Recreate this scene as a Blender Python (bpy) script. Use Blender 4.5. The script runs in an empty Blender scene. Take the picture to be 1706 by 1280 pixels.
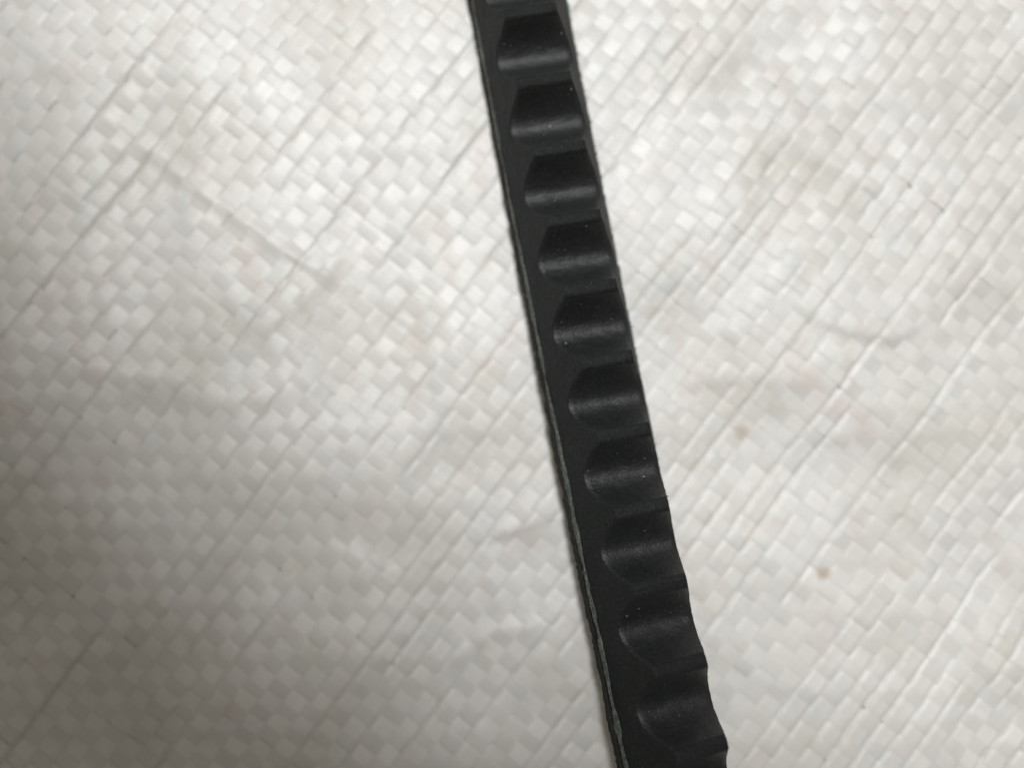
import bpy, math, random
import numpy as np
from mathutils import Vector

# one Blender unit is one centimetre of the place
S = bpy.context.scene
COL = S.collection
rng = np.random.default_rng(7)
random.seed(7)

# ---------------------------------------------------------------- camera
cam_d = bpy.data.cameras.new('camera')
cam = bpy.data.objects.new('camera', cam_d)
COL.objects.link(cam)
cam.location = (0, -.2, 9.83)
cam.rotation_euler = (Vector((0, 0, 0)) - cam.location).to_track_quat('-Z', 'Y').to_euler()
cam_d.sensor_width = 72
cam_d.lens = 54
cam_d.clip_start = .1
cam_d.clip_end = 500
cam_d.dof.use_dof = True
cam_d.dof.focus_distance = 8.55
cam_d.dof.aperture_fstop = .14
S.camera = cam

# ---------------------------------------------------------------- light
w = bpy.data.worlds.new('World')
S.world = w
w.use_nodes = True
bg = w.node_tree.nodes['Background']
bg.inputs['Color'].default_value = (1.0, .925, .81, 1)
bg.inputs['Strength'].default_value = .235

def spot(name, loc, target, energy, size, blend, radius, color):
    l = bpy.data.lights.new(name, 'SPOT')
    l.energy = energy; l.spot_size = math.radians(size); l.spot_blend = blend
    l.shadow_soft_size = radius; l.color = color
    o = bpy.data.objects.new(name, l); COL.objects.link(o)
    o.location = loc
    o.rotation_euler = (Vector(target) - Vector(loc)).to_track_quat('-Z', 'Y').to_euler()
    return o
spot('key_lamp', (-4, 34, 80), (17.9, 25.0, 0), 308000, 45.2, .02, 3.0, (.985, .992, 1.0))

S.view_settings.view_transform = 'Standard'
S.view_settings.look = 'None'
S.view_settings.exposure = 0
S.view_settings.gamma = 1

# ---------------------------------------------------------------- helpers
def vnoise(x, y, scale, seed):
    """smooth value noise in -1..1, numpy"""
    g = np.random.default_rng(seed).uniform(-1, 1, (256, 256))
    x = np.asarray(x) / scale + 1000.37; y = np.asarray(y) / scale + 1000.71
    xi = np.floor(x).astype(int); yi = np.floor(y).astype(int)
    fx = x - xi; fy = y - yi
    fx = fx * fx * fx * (fx * (fx * 6 - 15) + 10); fy = fy * fy * fy * (fy * (fy * 6 - 15) + 10)
    a = g[xi % 256, yi % 256]; b = g[(xi + 1) % 256, yi % 256]
    c = g[xi % 256, (yi + 1) % 256]; d = g[(xi + 1) % 256, (yi + 1) % 256]
    return (a * (1 - fx) + b * fx) * (1 - fy) + (c * (1 - fx) + d * fx) * fy

def quick_mesh(name, co, quads, uv=None, mats=(), midx=None, smooth=True):
    me = bpy.data.meshes.new(name)
    co = np.asarray(co, np.float32); quads = np.asarray(quads, np.int32)
    me.vertices.add(len(co)); me.vertices.foreach_set('co', co.ravel())
    n = len(quads)
    me.loops.add(n * 4); me.loops.foreach_set('vertex_index', quads.ravel())
    me.polygons.add(n)
    me.polygons.foreach_set('loop_start', np.arange(0, n * 4, 4, dtype=np.int32))
    try: me.polygons.foreach_set('loop_total', np.full(n, 4, np.int32))
    except Exception: pass
    if uv is not None:
        l = me.uv_layers.new(name='UVMap')
        l.data.foreach_set('uv', np.asarray(uv, np.float32)[quads.ravel()].ravel())
    for m in mats: me.materials.append(m)
    if midx is not None: me.polygons.foreach_set('material_index', np.asarray(midx, np.int32))
    me.polygons.foreach_set('use_smooth', np.full(n, smooth))
    me.update(calc_edges=True); me.validate()
    return me

def grid_quads(n, m, wrap=False):
    i = np.arange(n - 1)[:, None]; j = np.arange(m if wrap else m - 1)[None, :]
    j2 = (j + 1) % m
    return np.stack([i * m + j, (i + 1) * m + j, (i + 1) * m + j2, i * m + j2], -1).reshape(-1, 4)

def add(name, me, parent=None):
    o = bpy.data.objects.new(name, me); COL.objects.link(o)
    if parent: o.parent = parent
    return o

class NT:
    def __init__(s, name):
        s.m = bpy.data.materials.new(name); s.m.use_nodes = True
        s.t = s.m.node_tree; s.b = s.t.nodes['Principled BSDF']
    def n(s, typ, **kw):
        x = s.t.nodes.new(typ)
        for k, v in kw.items():
            if k in x.inputs: x.inputs[k].default_value = v
            else: setattr(x, k, v)
        return x
    def l(s, a, b): s.t.links.new(a, b)
    def math(s, op, a, b=None, c=None):
        x = s.n('ShaderNodeMath'); x.operation = op
        for i, v in enumerate((a, b, c)):
            if v is None: continue
            if isinstance(v, (int, float)): x.inputs[i].default_value = v
            else: s.l(v, x.inputs[i])
        return x.outputs[0]
    def mix(s, f, a, b):
        x = s.n('ShaderNodeMix'); x.data_type = 'RGBA'
        for i, v in ((0, f), (6, a), (7, b)):
            if isinstance(v, (int, float)): x.inputs[i].default_value = v
            elif isinstance(v, tuple): x.inputs[i].default_value = (*v, 1)
            else: s.l(v, x.inputs[i])
        return x.outputs[2]
    def ramp(s, v, lo, hi):
        x = s.n('ShaderNodeMapRange'); x.inputs[1].default_value = lo; x.inputs[2].default_value = hi
        s.l(v, x.inputs[0]); return x.outputs[0]
    def noise(s, vec, scale, detail=2, rough=.5):
        x = s.n('ShaderNodeTexNoise'); x.inputs['Scale'].default_value = scale
        x.inputs['Detail'].default_value = detail; x.inputs['Roughness'].default_value = rough
        if vec is not None: s.l(vec, x.inputs['Vector'])
        return x.outputs[0]
    def mapping(s, vec, scale):
        x = s.n('ShaderNodeMapping'); x.inputs['Scale'].default_value = scale
        s.l(vec, x.inputs['Vector']); return x.outputs[0]

# ---------------------------------------------------------------- materials
def tape_material(name, base, rough):
    t = NT(name)
    geo = t.n('ShaderNodeNewGeometry').outputs['Position']
    uv = t.n('ShaderNodeUVMap').outputs[0]
    rnd = t.n('ShaderNodeObjectInfo').outputs['Random']
    # drawn plastic film: fine streaks along the tape
    st = t.noise(t.mapping(uv, (.55, 34, 1)), 1.0, 3, .6)
    st2 = t.noise(t.mapping(uv, (2.2, 9, 1)), 1.0, 2, .5)
    col = t.mix(rnd, tuple(c * .93 for c in base), tuple(min(c * 1.05, .86) for c in base))
    col = t.mix(t.ramp(st, .35, .75), col, tuple(min(c * 1.07, .87) for c in base))
    # grime in faint broad patches, dull olive and dull pink
    g1 = t.noise(geo, .55, 4, .6)
    col = t.mix(t.math('MULTIPLY', t.ramp(g1, .42, .74), .5), col, (.52, .50, .42))
    g2 = t.noise(t.mapping(geo, (1, 1, 3)), 1.9, 3, .55)
    col = t.mix(t.math('MULTIPLY', t.ramp(g2, .60, .80), .40), col, (.50, .49, .37))
    g3 = t.noise(t.mapping(geo, (1.3, 1, 7)), 1.1, 2, .5)
    col = t.mix(t.math('MULTIPLY', t.ramp(g3, .60, .80), .38), col, (.62, .49, .44))
    g4 = t.noise(t.mapping(geo, (1.0, 1.2, 17)), 1.5, 2, .5)
    col = t.mix(t.math('MULTIPLY', t.ramp(g4, .58, .78), .45), col, (.60, .65, .67))
    # two small dried dirt spots, a few crumbs
    for (x, y, r, k) in ((2.995, -.64, .12, .6), (4.03, -2.45, .13, .75), (3.0, -.72, .05, .5), (-6.5, -3.62, .025, 1)):
        d = t.n('ShaderNodeVectorMath'); d.operation = 'DISTANCE'
        wob = t.n('ShaderNodeVectorMath'); wob.operation = 'MULTIPLY'
        t.l(geo, wob.inputs[0]); wob.inputs[1].default_value = (1, 1, 0)
        t.l(wob.outputs[0], d.inputs[0]); d.inputs[1].default_value = (x, y, 0)
        nn = t.noise(geo, 9, 2)
        dd = t.math('ADD', d.outputs['Value'], t.math('MULTIPLY', t.math('SUBTRACT', nn, .5), r * 1.1))
        f = t.n('ShaderNodeMapRange'); f.inputs[1].default_value = r; f.inputs[2].default_value = r * .35
        t.l(dd, f.inputs[0])
        col = t.mix(t.math('MULTIPLY', f.outputs[0], k), col, (.50, .41, .31))
    t.l(col, t.b.inputs['Base Color'])
    t.b.inputs['Roughness'].default_value = rough
    t.b.inputs['IOR'].default_value = 1.49
    bn = t.n('ShaderNodeBump'); bn.inputs['Strength'].default_value = .35; bn.inputs['Distance'].default_value = .012
    t.l(t.math('ADD', st, t.math('MULTIPLY', st2, .7)), bn.inputs['Height'])
    t.l(bn.outputs[0], t.b.inputs['Normal'])
    # thin film lets a little light through to the tape below
    tr = t.n('ShaderNodeBsdfTranslucent'); tr.inputs[0].default_value = (.72, .69, .62, 1)
    mx = t.n('ShaderNodeMixShader'); mx.inputs[0].default_value = .14
    t.l(t.b.outputs[0], mx.inputs[1]); t.l(tr.outputs[0], mx.inputs[2])
    t.l(mx.outputs[0], t.t.nodes['Material Output'].inputs[0])
    return t.m
M_warp = tape_material('warp_film', (.69, .68, .655), .40)
M_weft = tape_material('weft_film', (.77, .76, .735), .36)

def ground_material():
    t = NT('dusty_concrete')
    geo = t.n('ShaderNodeNewGeometry').outputs['Position']
    n = t.noise(geo, 1.2, 6, .6)
    t.l(t.mix(n, (.30, .28, .25), (.42, .40, .36)), t.b.inputs['Base Color'])
    t.b.inputs['Roughness'].default_value = .9
    return t.m

def rubber(name, c0, c1, rough, grain, specks, stretch=(1, 1, 1), bump=.25, spec=.5):
    t = NT(name)
    geo = t.n('ShaderNodeNewGeometry').outputs['Position']
    uv = t.n('ShaderNodeUVMap').outputs[0]
    n1 = t.noise(t.mapping(uv, stretch), grain, 5, .65)
    n2 = t.noise(geo, 2.3, 3, .5)
    col = t.mix(t.ramp(t.math('ADD', t.math('MULTIPLY', n1, .6), t.math('MULTIPLY', n2, .4)), .32, .68), c0, c1)
    fine = t.noise(geo, 30, 3, .7)
    col = t.mix(t.math('MULTIPLY', t.ramp(fine, .62, .36), .75), col, tuple(c * .45 for c in c0))
    col = t.mix(t.math('MULTIPLY', t.ramp(fine, .60, .78), .5), col, tuple(c * 2.0 for c in c1))
    sp = t.noise(geo, 75, 1, .5)
    col = t.mix(t.math('MULTIPLY', t.ramp(sp, .70, .80), specks), col, (.16, .17, .17))
    t.l(col, t.b.inputs['Base Color'])
    r = t.n('ShaderNodeMapRange'); r.inputs[3].default_value = rough - .08; r.inputs[4].default_value = rough + .12
    t.l(n1, r.inputs[0]); t.l(r.outputs[0], t.b.inputs['Roughness'])
    t.b.inputs['Specular IOR Level'].default_value = spec
    t.b.inputs['Sheen Weight'].default_value = .016
    t.b.inputs['Sheen Roughness'].default_value = .6
    t.b.inputs['Sheen Tint'].default_value = (.85, .95, 1, 1)
    bn = t.n('ShaderNodeBump'); bn.inputs['Strength'].default_value = bump; bn.inputs['Distance'].default_value = .02
    t.l(t.math('ADD', n1, t.math('MULTIPLY', t.noise(geo, 45, 2, .6), .6)), bn.inputs['Height'])
    t.l(bn.outputs[0], t.b.inputs['Normal'])
    return t.m
M_face = rubber('moulded_rubber', (.0038, .0046, .0050), (.0112, .0128, .0134), .49, 4.0, .25, (3.2, 1.6, 1), .55, .50)
M_crest = rubber('scuffed_rubber_top', (.0055, .0062, .0068), (.015, .0163, .0168), .70, 6.0, .3, (1.0, 2.2, 1), .9, .25)
M_flank = rubber('cut_rubber_flank', (.0042, .0058, .0054), (.0128, .0166, .0150), .66, 9.0, .4, (1.0, 1.6, 1), .8, .30)
M_cover = rubber('back_cover_fabric', (.010, .010, .009), (.022, .022, .018), .75, 14.0, .3, (1, 1, 1), .6, .3)
M_cord = rubber('exposed_cord', (.035, .044, .037), (.15, .18, .155), .6, 11.0, .2, (1, 6, 1), .6, .4)
M_fibre = rubber('frayed_fibre', (.10, .10, .085), (.26, .25, .20), .7, 6.0, 0, (1, 1, 1), .2, .3)
M_nib = rubber('rubber_crumb', (.010, .010, .010), (.020, .020, .020), .7, 6.0, 0, (1, 1, 1), .2, .3)
M_dust = rubber('pale_dust', (.20, .21, .21), (.55, .55, .53), .6, 6.0, 0, (1, 1, 1), .2, .4)

# ---------------------------------------------------------------- ground below
n = 41
gx, gy = np.meshgrid(np.linspace(-60, 60, n), np.linspace(-60, 60, n), indexing='ij')
gz = -.50 + .02 * vnoise(gx, gy, 4, 3)
g = add('ground', quick_mesh('ground', np.stack([gx, gy, gz], -1).reshape(-1, 3), grid_quads(n, n), mats=[ground_material()]))
g['kind'] = 'structure'

# ---------------------------------------------------------------- woven sheet
def seg_dist(x, y, pts):
    """signed distance to a polyline (sign: which side) and fade along it"""
    best = np.full(np.shape(x), 1e9); sg = np.ones(np.shape(x)); al = np.zeros(np.shape(x))
    n = len(pts) - 1
    for i in range(n):
        ax, ay = pts[i]; bx, by = pts[i + 1]
        dx, dy = bx - ax, by - ay; L2 = dx * dx + dy * dy
        t = np.clip(((x - ax) * dx + (y - ay) * dy) / L2, 0, 1)
        ex = x - ax - t * dx; ey = y - ay - t * dy
        d = np.hypot(ex, ey); m = d < best
        best = np.where(m, d, best); sg = np.where(m, np.sign(dx * ey - dy * ex), sg); al = np.where(m, (i + t) / n, al)
    return best, sg, al
CREASES = [  # polyline, height, width, 'step' or 'ridge'
    ([(1.75, -.22), (2.3, -.05), (2.9, .02), (4.35, -.08)], .028, .16, 's'),
    ([(2.8, -.95), (3.6, -.82), (4.4, -.80), (5.7, -1.25)], .036, .18, 's'),
    ([(4.4, -.80), (5.0, -1.6), (6.2, -2.3)], .030, .15, 'r'),
    ([(-5.4, 3.6), (-4.3, 2.7), (-2.9, 1.7), (-1.9, 1.15)], .040, .09, 'r'),
    ([(-4.1, 4.4), (-4.05, 3.0), (-4.15, 1.9), (-4.2, .7)], .060, .28, 'r'),
    ([(-4.15, 1.9), (-3.6, .9), (-2.9, .2)], .045, .16, 's'),
    ([(-3.5, .3), (-2.4, 1.3), (-1.9, 2.2)], .035, .12, 's'),
    ([(-6.4, .6), (-5.2, .15), (-3.6, -.2), (-2.4, .1)], .045, .22, 'r'),
    ([(-.7, -2.2), (.0, -1.95), (.75, -1.7)], .050, .09, 's'),
    ([(-.7, -2.2), (-1.6, -2.35), (-2.5, -2.0)], .035, .12, 's'),
    ([(-1.3, -3.9), (-.2, -3.2), (.9, -3.0)], .030, .12, 'r'),
    ([(3.0, 3.9), (3.9, 2.9), (4.6, 2.55), (5.3, 2.1)], .040, .12, 's'),
    ([(3.5, 1.1), (4.0, .75), (4.9, .5), (5.6, .95)], .045, .10, 's'),
    ([(2.5, 1.5), (3.2, 2.4), (3.5, 3.4)], .030, .12, 's'),
    ([(4.8, -2.9), (5.6, -3.2), (6.6, -4.3)], .035, .14, 's'),
    ([(2.2, -3.2), (3.2, -3.9), (4.5, -4.2)], .035, .14, 's'),
    ([(-7.2, 4.9), (-6.0, 4.0), (-5.3, 3.2)], .040, .18, 's'),
    ([(5.9, 4.6), (6.1, 3.6), (6.9, 2.8)], .04, .12, 's'),
]
TH = math.radians(52.8)
D1 = np.array([math.cos(TH), math.sin(TH)])             # the warp runs up to the right
TH2 = math.radians(-38.0)
D2 = np.array([math.cos(TH2), math.sin(TH2)])           # the weft runs down to the right
PA, PB = .272, .205                                     # spacing of warp tapes, of weft tapes
INV = np.linalg.inv(np.stack([D1, D2], 1))              # xy -> along-warp, along-weft
def H_exact(x, y):
    h = .10 * vnoise(x, y, 3.3, 11) + .088 * vnoise(x, y, 1.35, 12) + .030 * vnoise(x, y, .62, 13) + .006 * vnoise(x, y, .3, 14)
    q = .5 + .5 * vnoise(x, y, 2.2, 15)
    # diagonal puckers running with the weave
    u = x * .79 - y * .62; v = -x * .62 - y * .79
    h = h + .022 * q * vnoise(u, v * .32, .42, 16)
    for pts, a, wd, k in CREASES:
        d, s, al = seg_dist(x, y, pts)
        f = 1.25 * np.sin(np.pi * np.clip(al, .02, .98)) ** .8
        if k == 'r': h = h + a * f * np.exp(-(d / wd) ** 2)
        else: h = h + a * f * .5 * (1 + np.tanh(s * d / wd * 1.6)) * np.exp(-(d / (wd * 5)) ** 2)
    # long grooves and folds where neighbouring tapes bunch, running with the weave
    ab = INV @ np.stack([x.ravel(), y.ravel()])
    al, be = ab[0].reshape(x.shape), ab[1].reshape(x.shape)
    r = np.random.default_rng(321)
    lin = np.linspace(-30, 30, 1500)
    for along, across, sp, n_, amp, wid in ((al, be, PA, 90, .044, .023), (be, al, PB, 20, .009, .028)):
        for k in r.choice(np.arange(-46, 47), n_, replace=False):
            m1 = np.clip((vnoise(lin, lin * 0 + k * 3.7, 2.0, 330) + .5 * vnoise(lin, lin * 0 + k * 1.7, .5, 333) + r.uniform(-.15, .60)) * 1.6, 0, 1)
            o1 = .06 * sp * vnoise(lin, lin * 0 + k, 1.1, 331)
            a = amp * r.uniform(.45, 1.25); sd = r.choice([-1, 1])
            sel = np.abs(across - (k + .5) * sp) < .16
            A1 = along[sel]; mod = np.interp(A1, lin, m1)
            d = across[sel] - (k + .5) * sp - np.interp(A1, lin, o1)
            h[sel] += a * mod * (.13 * np.exp(-((d - wid * 2.2 * sd) / (wid * 1.3)) ** 2) - np.exp(-(d / wid) ** 2))
    # pressed flatter under the belt
    bx = .9775 - .185 * y
    k = np.exp(-((x - bx) / .9) ** 2)
    h = h * (1 - .75 * k)
    return h - .165
X0, X1, Y0, Y1 = -11, 11, -9, 9
hx = np.linspace(X0 - 1, X1 + 1, 1201); hy = np.linspace(Y0 - 1, Y1 + 1, 1001)
HX, HY = np.meshgrid(hx, hy, indexing='ij')
HG = H_exact(HX, HY)
def H(x, y):
    fx = np.clip((x - hx[0]) / (hx[1] - hx[0]), 0, 1199.99); fy = np.clip((y - hy[0]) / (hy[1] - hy[0]), 0, 999.99)
    i = fx.astype(int); j = fy.astype(int); a = fx - i; b = fy - j
    return (HG[i, j] * (1 - a) + HG[i + 1, j] * a) * (1 - b) + (HG[i, j + 1] * (1 - a) + HG[i + 1, j + 1] * a) * b

sheet = bpy.data.objects.new('woven_sheet', None); COL.objects.link(sheet)
sheet['label'] = 'off-white woven plastic sheet, wrinkled and faintly stained, lying under the black belt'
sheet['category'] = 'sheet'

AMP = .0068
def flat(x): return np.tanh(2.6 * np.cos(x)) / np.tanh(2.6)
# uneven tape positions: the tapes of a cheap sheet wander and bunch
def wander(idx, along, sp, seed):
    r = np.random.default_rng(seed).normal(0, 1, 4000)
    return sp * (.05 * r[idx + 1500].clip(-1.6, 1.6) + .07 * vnoise(along, idx * 7.3, 2.6, seed + 1) + .05 * vnoise(along, idx * 3.1, .8, seed + 2))

def tape(kind, k):
    if kind == 'warp': D, O, sp, cross, seed = D1, D2, PA, PB, 50
    else: D, O, sp, cross, seed = D2, D1, PB, PA, 90
    c0 = O * (k * sp)
    lo, hi = -40., 40.
    for ax, (a, b) in enumerate(((X0, X1), (Y0, Y1))):
        t0, t1 = (a - c0[ax]) / D[ax], (b - c0[ax]) / D[ax]
        lo = max(lo, min(t0, t1)); hi = min(hi, max(t0, t1))
    if hi - lo < .6: return None
    rr = np.random.default_rng(seed * 1000 + k + 500)
    n = max(int((hi - lo) / (cross / (12 if kind == 'weft' else 7))), 4)
    s = np.linspace(lo, hi, n)
    m = 7
    wdt = sp * (rr.uniform(1.0, 1.07) if kind == 'warp' else rr.uniform(1.03, 1.11)) * (1 + .06 * vnoise(s, np.full(n, k * 5.7), 1.7, seed + 5))
    skew = (D @ O)
    N = O - D * skew; N = N / np.linalg.norm(N)            # across the tape, in the plane
    c = np.linspace(-.5, .5, m)
    off = wander(k, s, sp, seed)
    X = c0[0] + D[0] * s[:, None] + N[0] * (off[:, None] + wdt[:, None] * c[None, :])
    Y = c0[1] + D[1] * s[:, None] + N[1] * (off[:, None] + wdt[:, None] * c[None, :])
    ab = INV @ np.stack([X.ravel(), Y.ravel()])
    al = (ab[0] if kind == 'warp' else ab[1]).reshape(X.shape)
    sg = 1 if kind == 'warp' else -1
    ph = np.pi * (k + al / cross)
    cell = np.round(al / cross).astype(int)
    jit = np.random.default_rng(seed + 7).uniform(.55, 1.25, 4096)
    z = sg * AMP * flat(ph) * jit[(cell * 37 + k * 101) % 4096]
    # each film lies a bit tilted and cupped between its neighbours, some are folded lengthways
    tl = np.random.default_rng(seed + 8).normal(0, 1, 4096)[(cell * 53 + k * 17) % 4096]
    z = z + .0021 * tl * (2 * c[None, :])
    z = z + .0024 * vnoise(s[:, None] * np.ones((1, m)), k * 9.1 + np.arange(m)[None, :] * 1.0, .75, seed + 9)
    z = z - .0022 * np.abs(2 * c[None, :]) ** 3
    if rr.random() < .33:
        p = rr.integers(1, m - 1); z[:, p] += rr.choice([-1, 1]) * .008 * (.5 + .5 * vnoise(s, s * 0 + k, 1.9, seed + 10))
    Z = z + H(X, Y)
    co = np.stack([X, Y, Z], -1).reshape(-1, 3)
    uv = np.stack([(s[:, None] + k * 13.7) * np.ones((1, m)), (c[None, :] + k * 3.3) * np.ones((n, 1))], -1).reshape(-1, 2)
    q = grid_quads(n, m)
    if kind == 'weft': q = q[:, ::-1]
    me = quick_mesh(kind + '_tape', co, q, uv, [M_warp if kind == 'warp' else M_weft])
    return add(kind + '_tape', me, sheet)
for k in range(-70, 71): tape('warp', k)
for k in range(-90, 91): tape('weft', k)

# ---------------------------------------------------------------- belt
CX = [1.6e-05, 0.000145, -0.184092, 0.975716]
CZ = [0.009216, -0.118784, 0.42043]
CR = [0.004991, 0.11346, -2.255091, 10.417224]
PITCH, S_FIRST = .8592, 4.5682
TOP, DEPTH, BASE = .80, .375, .335
yy = np.linspace(8, -8, 3201)
yr = np.clip(yy, -5.2, 5.2)
PX = np.stack([np.polyval(CX, yy), yy, np.polyval(CZ, yy)], 1)
SS = np.concatenate([[0], np.cumsum(np.linalg.norm(np.diff(PX, axis=0), axis=1))])
TT = np.gradient(PX, SS, axis=0); TT /= np.linalg.norm(TT, axis=1)[:, None]
U0 = np.array([0, 0, 1.])[None] - TT * TT[:, 2:3]; U0 /= np.linalg.norm(U0, axis=1)[:, None]
R0 = np.cross(U0, TT); R0 *= np.sign(R0[:, :1])
AN = np.radians(np.polyval(CR, yr))[:, None]
RR = R0 * np.cos(AN) - U0 * np.sin(AN)
UU = U0 * np.cos(AN) + R0 * np.sin(AN)
S_END = SS[-1]
def ev(A, s): return np.stack([np.interp(s, SS, A[:, i]) for i in range(3)], -1)
def surf(s, r, u):
    s, r, u = np.broadcast_arrays(s, r, u)
    return ev(PX, s) + ev(RR, s) * r[..., None] + ev(UU, s) * u[..., None]
def hw(u): return .635 - .404 * u

def crest_profile(t):
    """height of the toothed side at arc length t from a crest"""
    x = np.abs(t) / PITCH
    flat_h = .080
    q = np.clip((x - flat_h) / (.5 - flat_h), 0, 1)
    return TOP - DEPTH * np.sin(np.pi / 2 * q) ** .82

def worn_profile(t, r):
    """the same, with the corners worn round and each notch a little different"""
    k = np.linspace(-1, 1, 11); wk = np.exp(-k * k * 2); wk /= wk.sum()
    a = r.uniform(.036, .058)
    z = sum(w_ * crest_profile(t + a * kk) for w_, kk in zip(wk, k))
    e = np.sin(np.pi * (t / PITCH + .5)) ** 2          # zero at the roots, so that teeth meet
    return z + e * (r.normal(0, .009) + r.normal(0, .016) * np.sin(t / PITCH * 2 * np.pi) + r.normal(0, .006) * np.sin(t / PITCH * 6 * np.pi))

def flank_r(s, u, side):
    """ragged cut flank"""
    b = hw(u)
    j = .0045 * vnoise(s, u * 3 + side * 9, .22, 31) + .0030 * vnoise(s, u * 5 + side * 3, .07, 32)
    return side * (b + j)

belt = bpy.data.objects.new('cogged_belt', None); COL.objects.link(belt)
belt['label'] = 'black rubber cogged drive belt lying diagonally across the white woven sheet'
belt['category'] = 'belt'
belt.location = (0, 0, 0)

def loft(name, sections, s, mats, midx_row=None, close=False, caps=True, parent=belt, uvs=None):
    """sections: (n, m, 3) points round a section; close wraps it"""
    n_, m_ = sections.shape[:2]
    q = grid_quads(n_, m_, close)
    co = sections.reshape(-1, 3)
    if uvs is None:
        d = np.concatenate([[0], np.cumsum(np.linalg.norm(np.diff(sections[n_ // 2], axis=0), axis=1))])
        uvs = np.stack([s[:, None] * np.ones((1, m_)), d[None, :] * np.ones((n_, 1))], -1).reshape(-1, 2)
    mi = None
    if midx_row is not None:
        mm = m_ if close else m_ - 1
        mi = np.tile(np.asarray(midx_row, int)[:mm], n_ - 1)
    if caps and close:
        extra = []
        for base in (0, (n_ - 1) * m_):
            h = m_ // 2
            for i in range(h - (0 if m_ % 2 else 1)):
                a, b_, c_, d_ = base + i, base + i + 1, base + m_ - 2 - i, base + m_ - 1 - i
                if len({a, b_, c_, d_}) == 4: extra.append([a, b_, c_, d_] if base == 0 else [d_, c_, b_, a])
        q = np.concatenate([q, np.array(extra)])
        if mi is not None: mi = np.concatenate([mi, np.full(len(extra), 0)])
    me = quick_mesh(name, co, q, uvs, mats, mi)
    return add(name, me, parent)

s_all = np.arange(.02, S_END - .02, .022)
# back cover: the thin outer layer the belt lies on
ub = np.array([.072, .036, .006, 0., 0., 0., .006, .036, .072])
sd = np.array([-1, -1, -1, -.97, 0, .97, 1, 1, 1])
rag = 1 + .019 * vnoise(s_all[:, None], sd[None, :] * 3, .16, 41) + .014 * vnoise(s_all[:, None], sd[None, :] * 3, .04, 42)
sec = surf(s_all[:, None], hw(ub)[None, :] * sd[None, :] * rag * 1.004, ub[None, :] + .003 * vnoise(s_all[:, None], sd[None, :] * 5, .1, 43))
loft('back_cover', sec, s_all, [M_cover], close=True)
# body: cord layer and the rubber up to the tooth roots
ul = np.array([.0722, .10, .135, .17, .19, .24, .29, BASE - .003, BASE])
cv = np.where((ul > .08) & (ul < .18), .006, 0)
left = flank_r(s_all[:, None], ul[None, :], -1) + cv[None, :]
right = flank_r(s_all[:, None], ul[None, ::-1], 1) - cv[None, ::-1]
rr_ = np.concatenate([left, right], 1); uu_ = np.concatenate([ul, ul[::-1]])[None, :] * np.ones((len(s_all), 1))
loft('body', surf(s_all[:, None], rr_, uu_), s_all, [M_flank], close=True)

# teeth
nf, nc = 9, 15
def tooth(s0, cap):
    t = np.linspace(-PITCH / 2, PITCH / 2, 53)
    s = s0 + t
    if s[0] < .03 or s[-1] > S_END - .03: return
    zt = worn_profile(t, np.random.default_rng(int(s0 * 1000)))
    zt = zt + .004 * vnoise(s, s * 0, .3, 61)
    fr = np.linspace(0, 1, nf)
    bev = .013
    ul_ = BASE + (zt[:, None] - bev - BASE) * fr[None, :]
    L = flank_r(s[:, None], ul_, -1)
    Rr = flank_r(s[:, None], ul_[:, ::-1], 1)
    c = np.linspace(-1, 1, nc)
    wz = hw(zt)[:, None] - bev * .7
    # top face: slightly sunk in the middle, moulding marks across it
    uf = zt[:, None] - .006 * (1 - c[None, :] ** 2) + (.0045 * vnoise(s[:, None], c[None, :], .16, 62) + .0030 * vnoise(s[:, None], c[None, :] * .6, .05, 65)) * (1 - np.abs(c[None, :]) ** 4)
    # one line of flash where the mould halves met
    uf = uf - .006 * np.exp(-((t[:, None] - .075 - .004 * vnoise(c[None, :] * 2, s0, .5, 63)) / .010) ** 2)
    F = wz * c[None, :] + .003 * vnoise(s[:, None], c[None, :] * 0 + 5, .1, 64) * c[None, :]
    nick = .010 * np.clip(vnoise(s, s * 0 + 2, .07, 66) - .45, 0, 1)
    F = F * (1 - nick[:, None] * 3)
    r_ = np.concatenate([L, F, Rr], 1); u_ = np.concatenate([ul_, uf, ul_[:, ::-1]], 1)
    midx = [1] * (nf) + [0] * (nc - 1) + [1] * nf
    d = np.concatenate([np.linspace(-1, -.5, nf), c * .5, np.linspace(.5, 1, nf)])
    uvs = np.stack([s[:, None] * np.ones((1, len(d))), d[None, :] * np.ones((len(s), 1))], -1).reshape(-1, 2)
    o = loft('tooth', surf(s[:, None], r_, u_), s, [M_face, M_flank, M_crest], midx, close=False, uvs=uvs)
    mi = np.empty(len(o.data.polygons), np.int32); o.data.polygons.foreach_get('material_index', mi)
    row = np.arange(len(mi)) // (len(d) - 1); tm = np.abs(t[row] + .008) < PITCH * .095
    mi[(mi == 0) & tm] = 2; o.data.polygons.foreach_set('material_index', mi)
    # sharp edge between the moulded face and the cut flank
    return o
for i in range(-6, 16): tooth(S_FIRST + i * PITCH, False)

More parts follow.
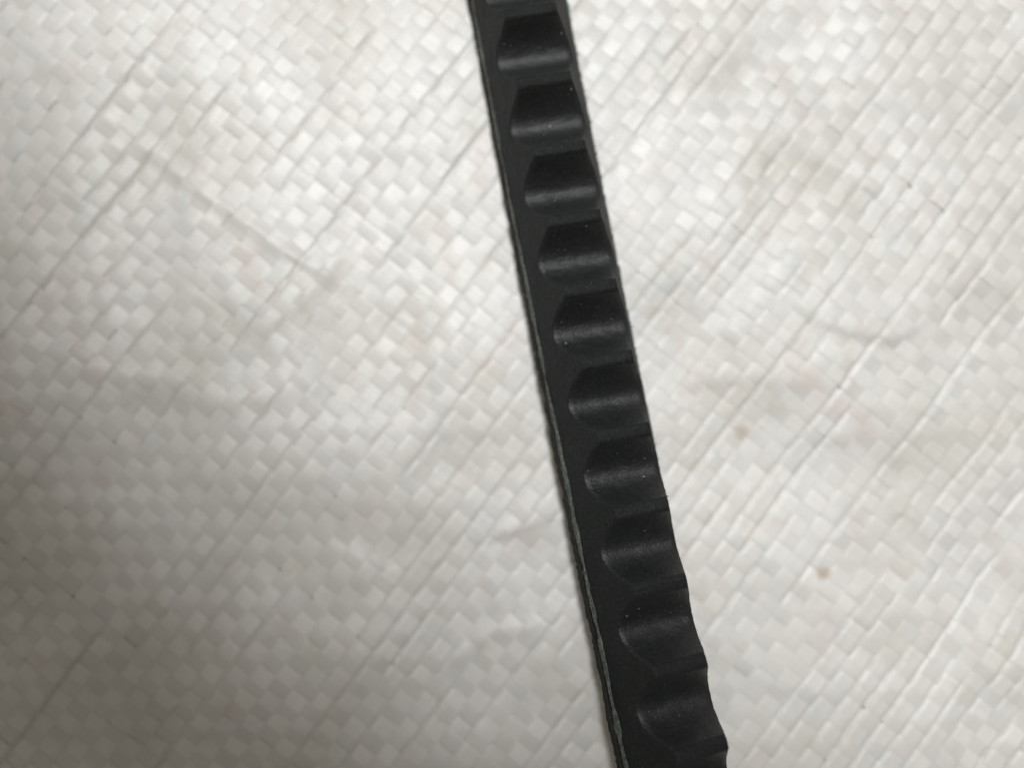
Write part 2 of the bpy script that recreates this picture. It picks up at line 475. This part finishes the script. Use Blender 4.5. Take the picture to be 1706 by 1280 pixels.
# exposed tensile cord along each flank, ragged where the flank was cut
def tube_pts(P, rad, k=6, flatN=None):
    n_ = len(P)
    T = np.gradient(P, axis=0); T /= np.linalg.norm(T, axis=1)[:, None] + 1e-12
    up = flatN if flatN is not None else np.tile([[0, 0, 1.]], (n_, 1))
    A = np.cross(T, up); A /= np.linalg.norm(A, axis=1)[:, None] + 1e-12
    B = np.cross(A, T)
    a = np.linspace(0, 2 * np.pi, k, endpoint=False)
    return P[:, None] + rad[:, None, None] * (A[:, None] * np.cos(a)[None, :, None] + B[:, None] * np.sin(a)[None, :, None])
for side in (-1, 1):
    s = s_all[::1]
    uc = .128 + .010 * vnoise(s, s * 0 + side, .9, 71) + .006 * vnoise(s, s * 0 + side, .2, 72)
    grow = .75 + .45 * np.clip(s / 12, 0, 1)
    hh = .026 * grow * (1 + .35 * vnoise(s, s * 0 + side, .35, 73) + .45 * vnoise(s, s * 0 + side, .13, 78)).clip(.08, 2)
    hid = np.clip((vnoise(s, s * 0 + side, .55, 79) * .8 + vnoise(s, s * 0 + side, .17, 80) * .6 + .85 - .05 * (12 - s)) * 3, 0, 1)
    a = np.linspace(-1, 1, 9)
    uc = uc - .012
    u_ = uc[:, None] + hh[:, None] * a[None, :]
    bul = .012 * np.sqrt(np.clip(1 - a ** 2, 0, 1))[None, :] * (1 + .5 * np.sin(s[:, None] * 42 + a[None, :] * 2.2) * .6 + .3 * vnoise(s[:, None], a[None, :] * 2, .09, 74))
    r_ = side * (hw(u_) - .005 + bul - .012 * (1 - hid[:, None]))
    sec = surf(s[:, None], r_, u_)
    if side > 0: sec = sec[:, ::-1]
    cd = loft('cord', sec, s, [M_cord])
    for k in range(3):
        ph = k * 2.1 + side
        sf = np.arange(.05, S_END - .05, .016)
        us = .128 + .010 * vnoise(sf, sf * 0 + side, .9, 71) + .017 * np.sin(sf * (5.2 + .7 * k) + ph + 1.5 * vnoise(sf, sf * 0 + k, 1.2, 75))
        rs = side * (hw(us) + .0045 + .014 * vnoise(sf, sf * 0 + k, .28, 76))
        P = surf(sf, rs, us)
        rad = .0046 * (1 + .5 * vnoise(sf, sf * 0 + k, .25, 77))
        tp = tube_pts(P, rad, 5)
        loft('strand', tp, sf, [M_fibre if k == 0 else M_cord], close=True, caps=False, parent=cd)

# frayed ends and rubber crumbs along the edges
def hair_bundle(name, specs, mat):
    cos, qs, off = [], [], 0
    for (P, r0) in specs:
        rad = r0 * np.linspace(1, .35, len(P))
        t = tube_pts(P, rad, 4); n_, m_ = t.shape[:2]
        cos.append(t.reshape(-1, 3)); qs.append(grid_quads(n_, m_, True) + off); off += n_ * m_
    co = np.concatenate(cos)
    me = quick_mesh(name, co, np.concatenate(qs), np.zeros((len(co), 2)), [mat])
    o = add(name, me, belt); o['kind'] = 'stuff'; return o
sp = []
for i in range(260):
    side = -1 if rng.random() < .7 else 1
    s0 = rng.uniform(.3, S_END - .3); u0 = rng.choice([rng.uniform(.0, .02), rng.uniform(.08, .17)])
    L = rng.uniform(.03, .11); t = np.linspace(0, 1, 6)
    bend = rng.normal(0, .5)
    s = s0 + L * t * rng.choice([-1, 1]); u = u0 + L * .35 * bend * t ** 2
    r = side * (hw(u0) + .004 + L * rng.uniform(.02, .22) * t ** 2)
    sp.append((surf(s, r, u), rng.uniform(.0016, .0032)))
hair_bundle('frayed_fibre', sp, M_fibre)
sp = []
for i in range(90):
    side = 1 if rng.random() < .75 else -1
    s0 = rng.uniform(.3, S_END - .3); L = rng.uniform(.012, .035); t = np.linspace(0, 1, 4)
    r = side * (.632 + L * t); s = s0 + L * rng.normal(0, .6) * t; u = rng.uniform(.0, .03) + L * .5 * t
    sp.append((surf(s, r, u), rng.uniform(.003, .007)))
for i in range(22):   # nibs of rubber left on the tooth edges
    j = rng.integers(-5, 15); s0 = S_FIRST + j * PITCH + rng.uniform(-.13, .16); L = rng.uniform(.01, .028); t = np.linspace(0, 1, 4)
    side = rng.choice([-1, 1])
    sp.append((surf(s0 + L * t * rng.normal(0, .6), side * (hw(TOP - .01) - .004 + L * t), TOP - .012 + .3 * L * t), rng.uniform(.004, .008)))
hair_bundle('rubber_crumb', sp, M_nib)

# pale dust caught in the hollows between the teeth
cos, qs, off = [], [], 0
octa = np.array([[1, 0, 0], [0, 1, 0], [-1, 0, 0], [0, -1, 0], [0, 0, 1], [0, 0, -1.]])
cube = np.array([[x, y, z] for x in (-1, 1) for y in (-1, 1) for z in (-1, 1)], float)
cq = np.array([[0, 1, 3, 2], [4, 6, 7, 5], [0, 4, 5, 1], [2, 3, 7, 6], [0, 2, 6, 4], [1, 5, 7, 3]])
for i in range(420):
    j = rng.integers(-5, 15); t = np.clip(rng.normal(.40, .13), .02, .84) if rng.random() < .75 else rng.uniform(0, .86)
    c = rng.uniform(-.9, .9)
    big = rng.random() < .05
    s0 = S_FIRST + j * PITCH + t
    tt = t if t < PITCH / 2 else t - PITCH
    u = float(crest_profile(tt)); p = surf(s0, hw(u) * c, u - .006 * (1 - c * c) + .002)
    sz = rng.uniform(.005, .009) if big else rng.uniform(.0014, .0034)
    A = rng.normal(0, 1, (3, 3)); Q, _ = np.linalg.qr(A)
    v = cube * (sz * np.array([rng.uniform(.5, 2.2), .6, .5])) @ Q + p
    cos.append(v); qs.append(cq + off); off += 8
co = np.concatenate(cos)
o = add('dust', quick_mesh('dust', co, np.concatenate(qs), np.zeros((len(co), 2)), [M_dust], smooth=False), belt)
o['kind'] = 'stuff'
print('triangles', sum(len(x.data.polygons) * 2 for x in S.objects if x.type == 'MESH'))
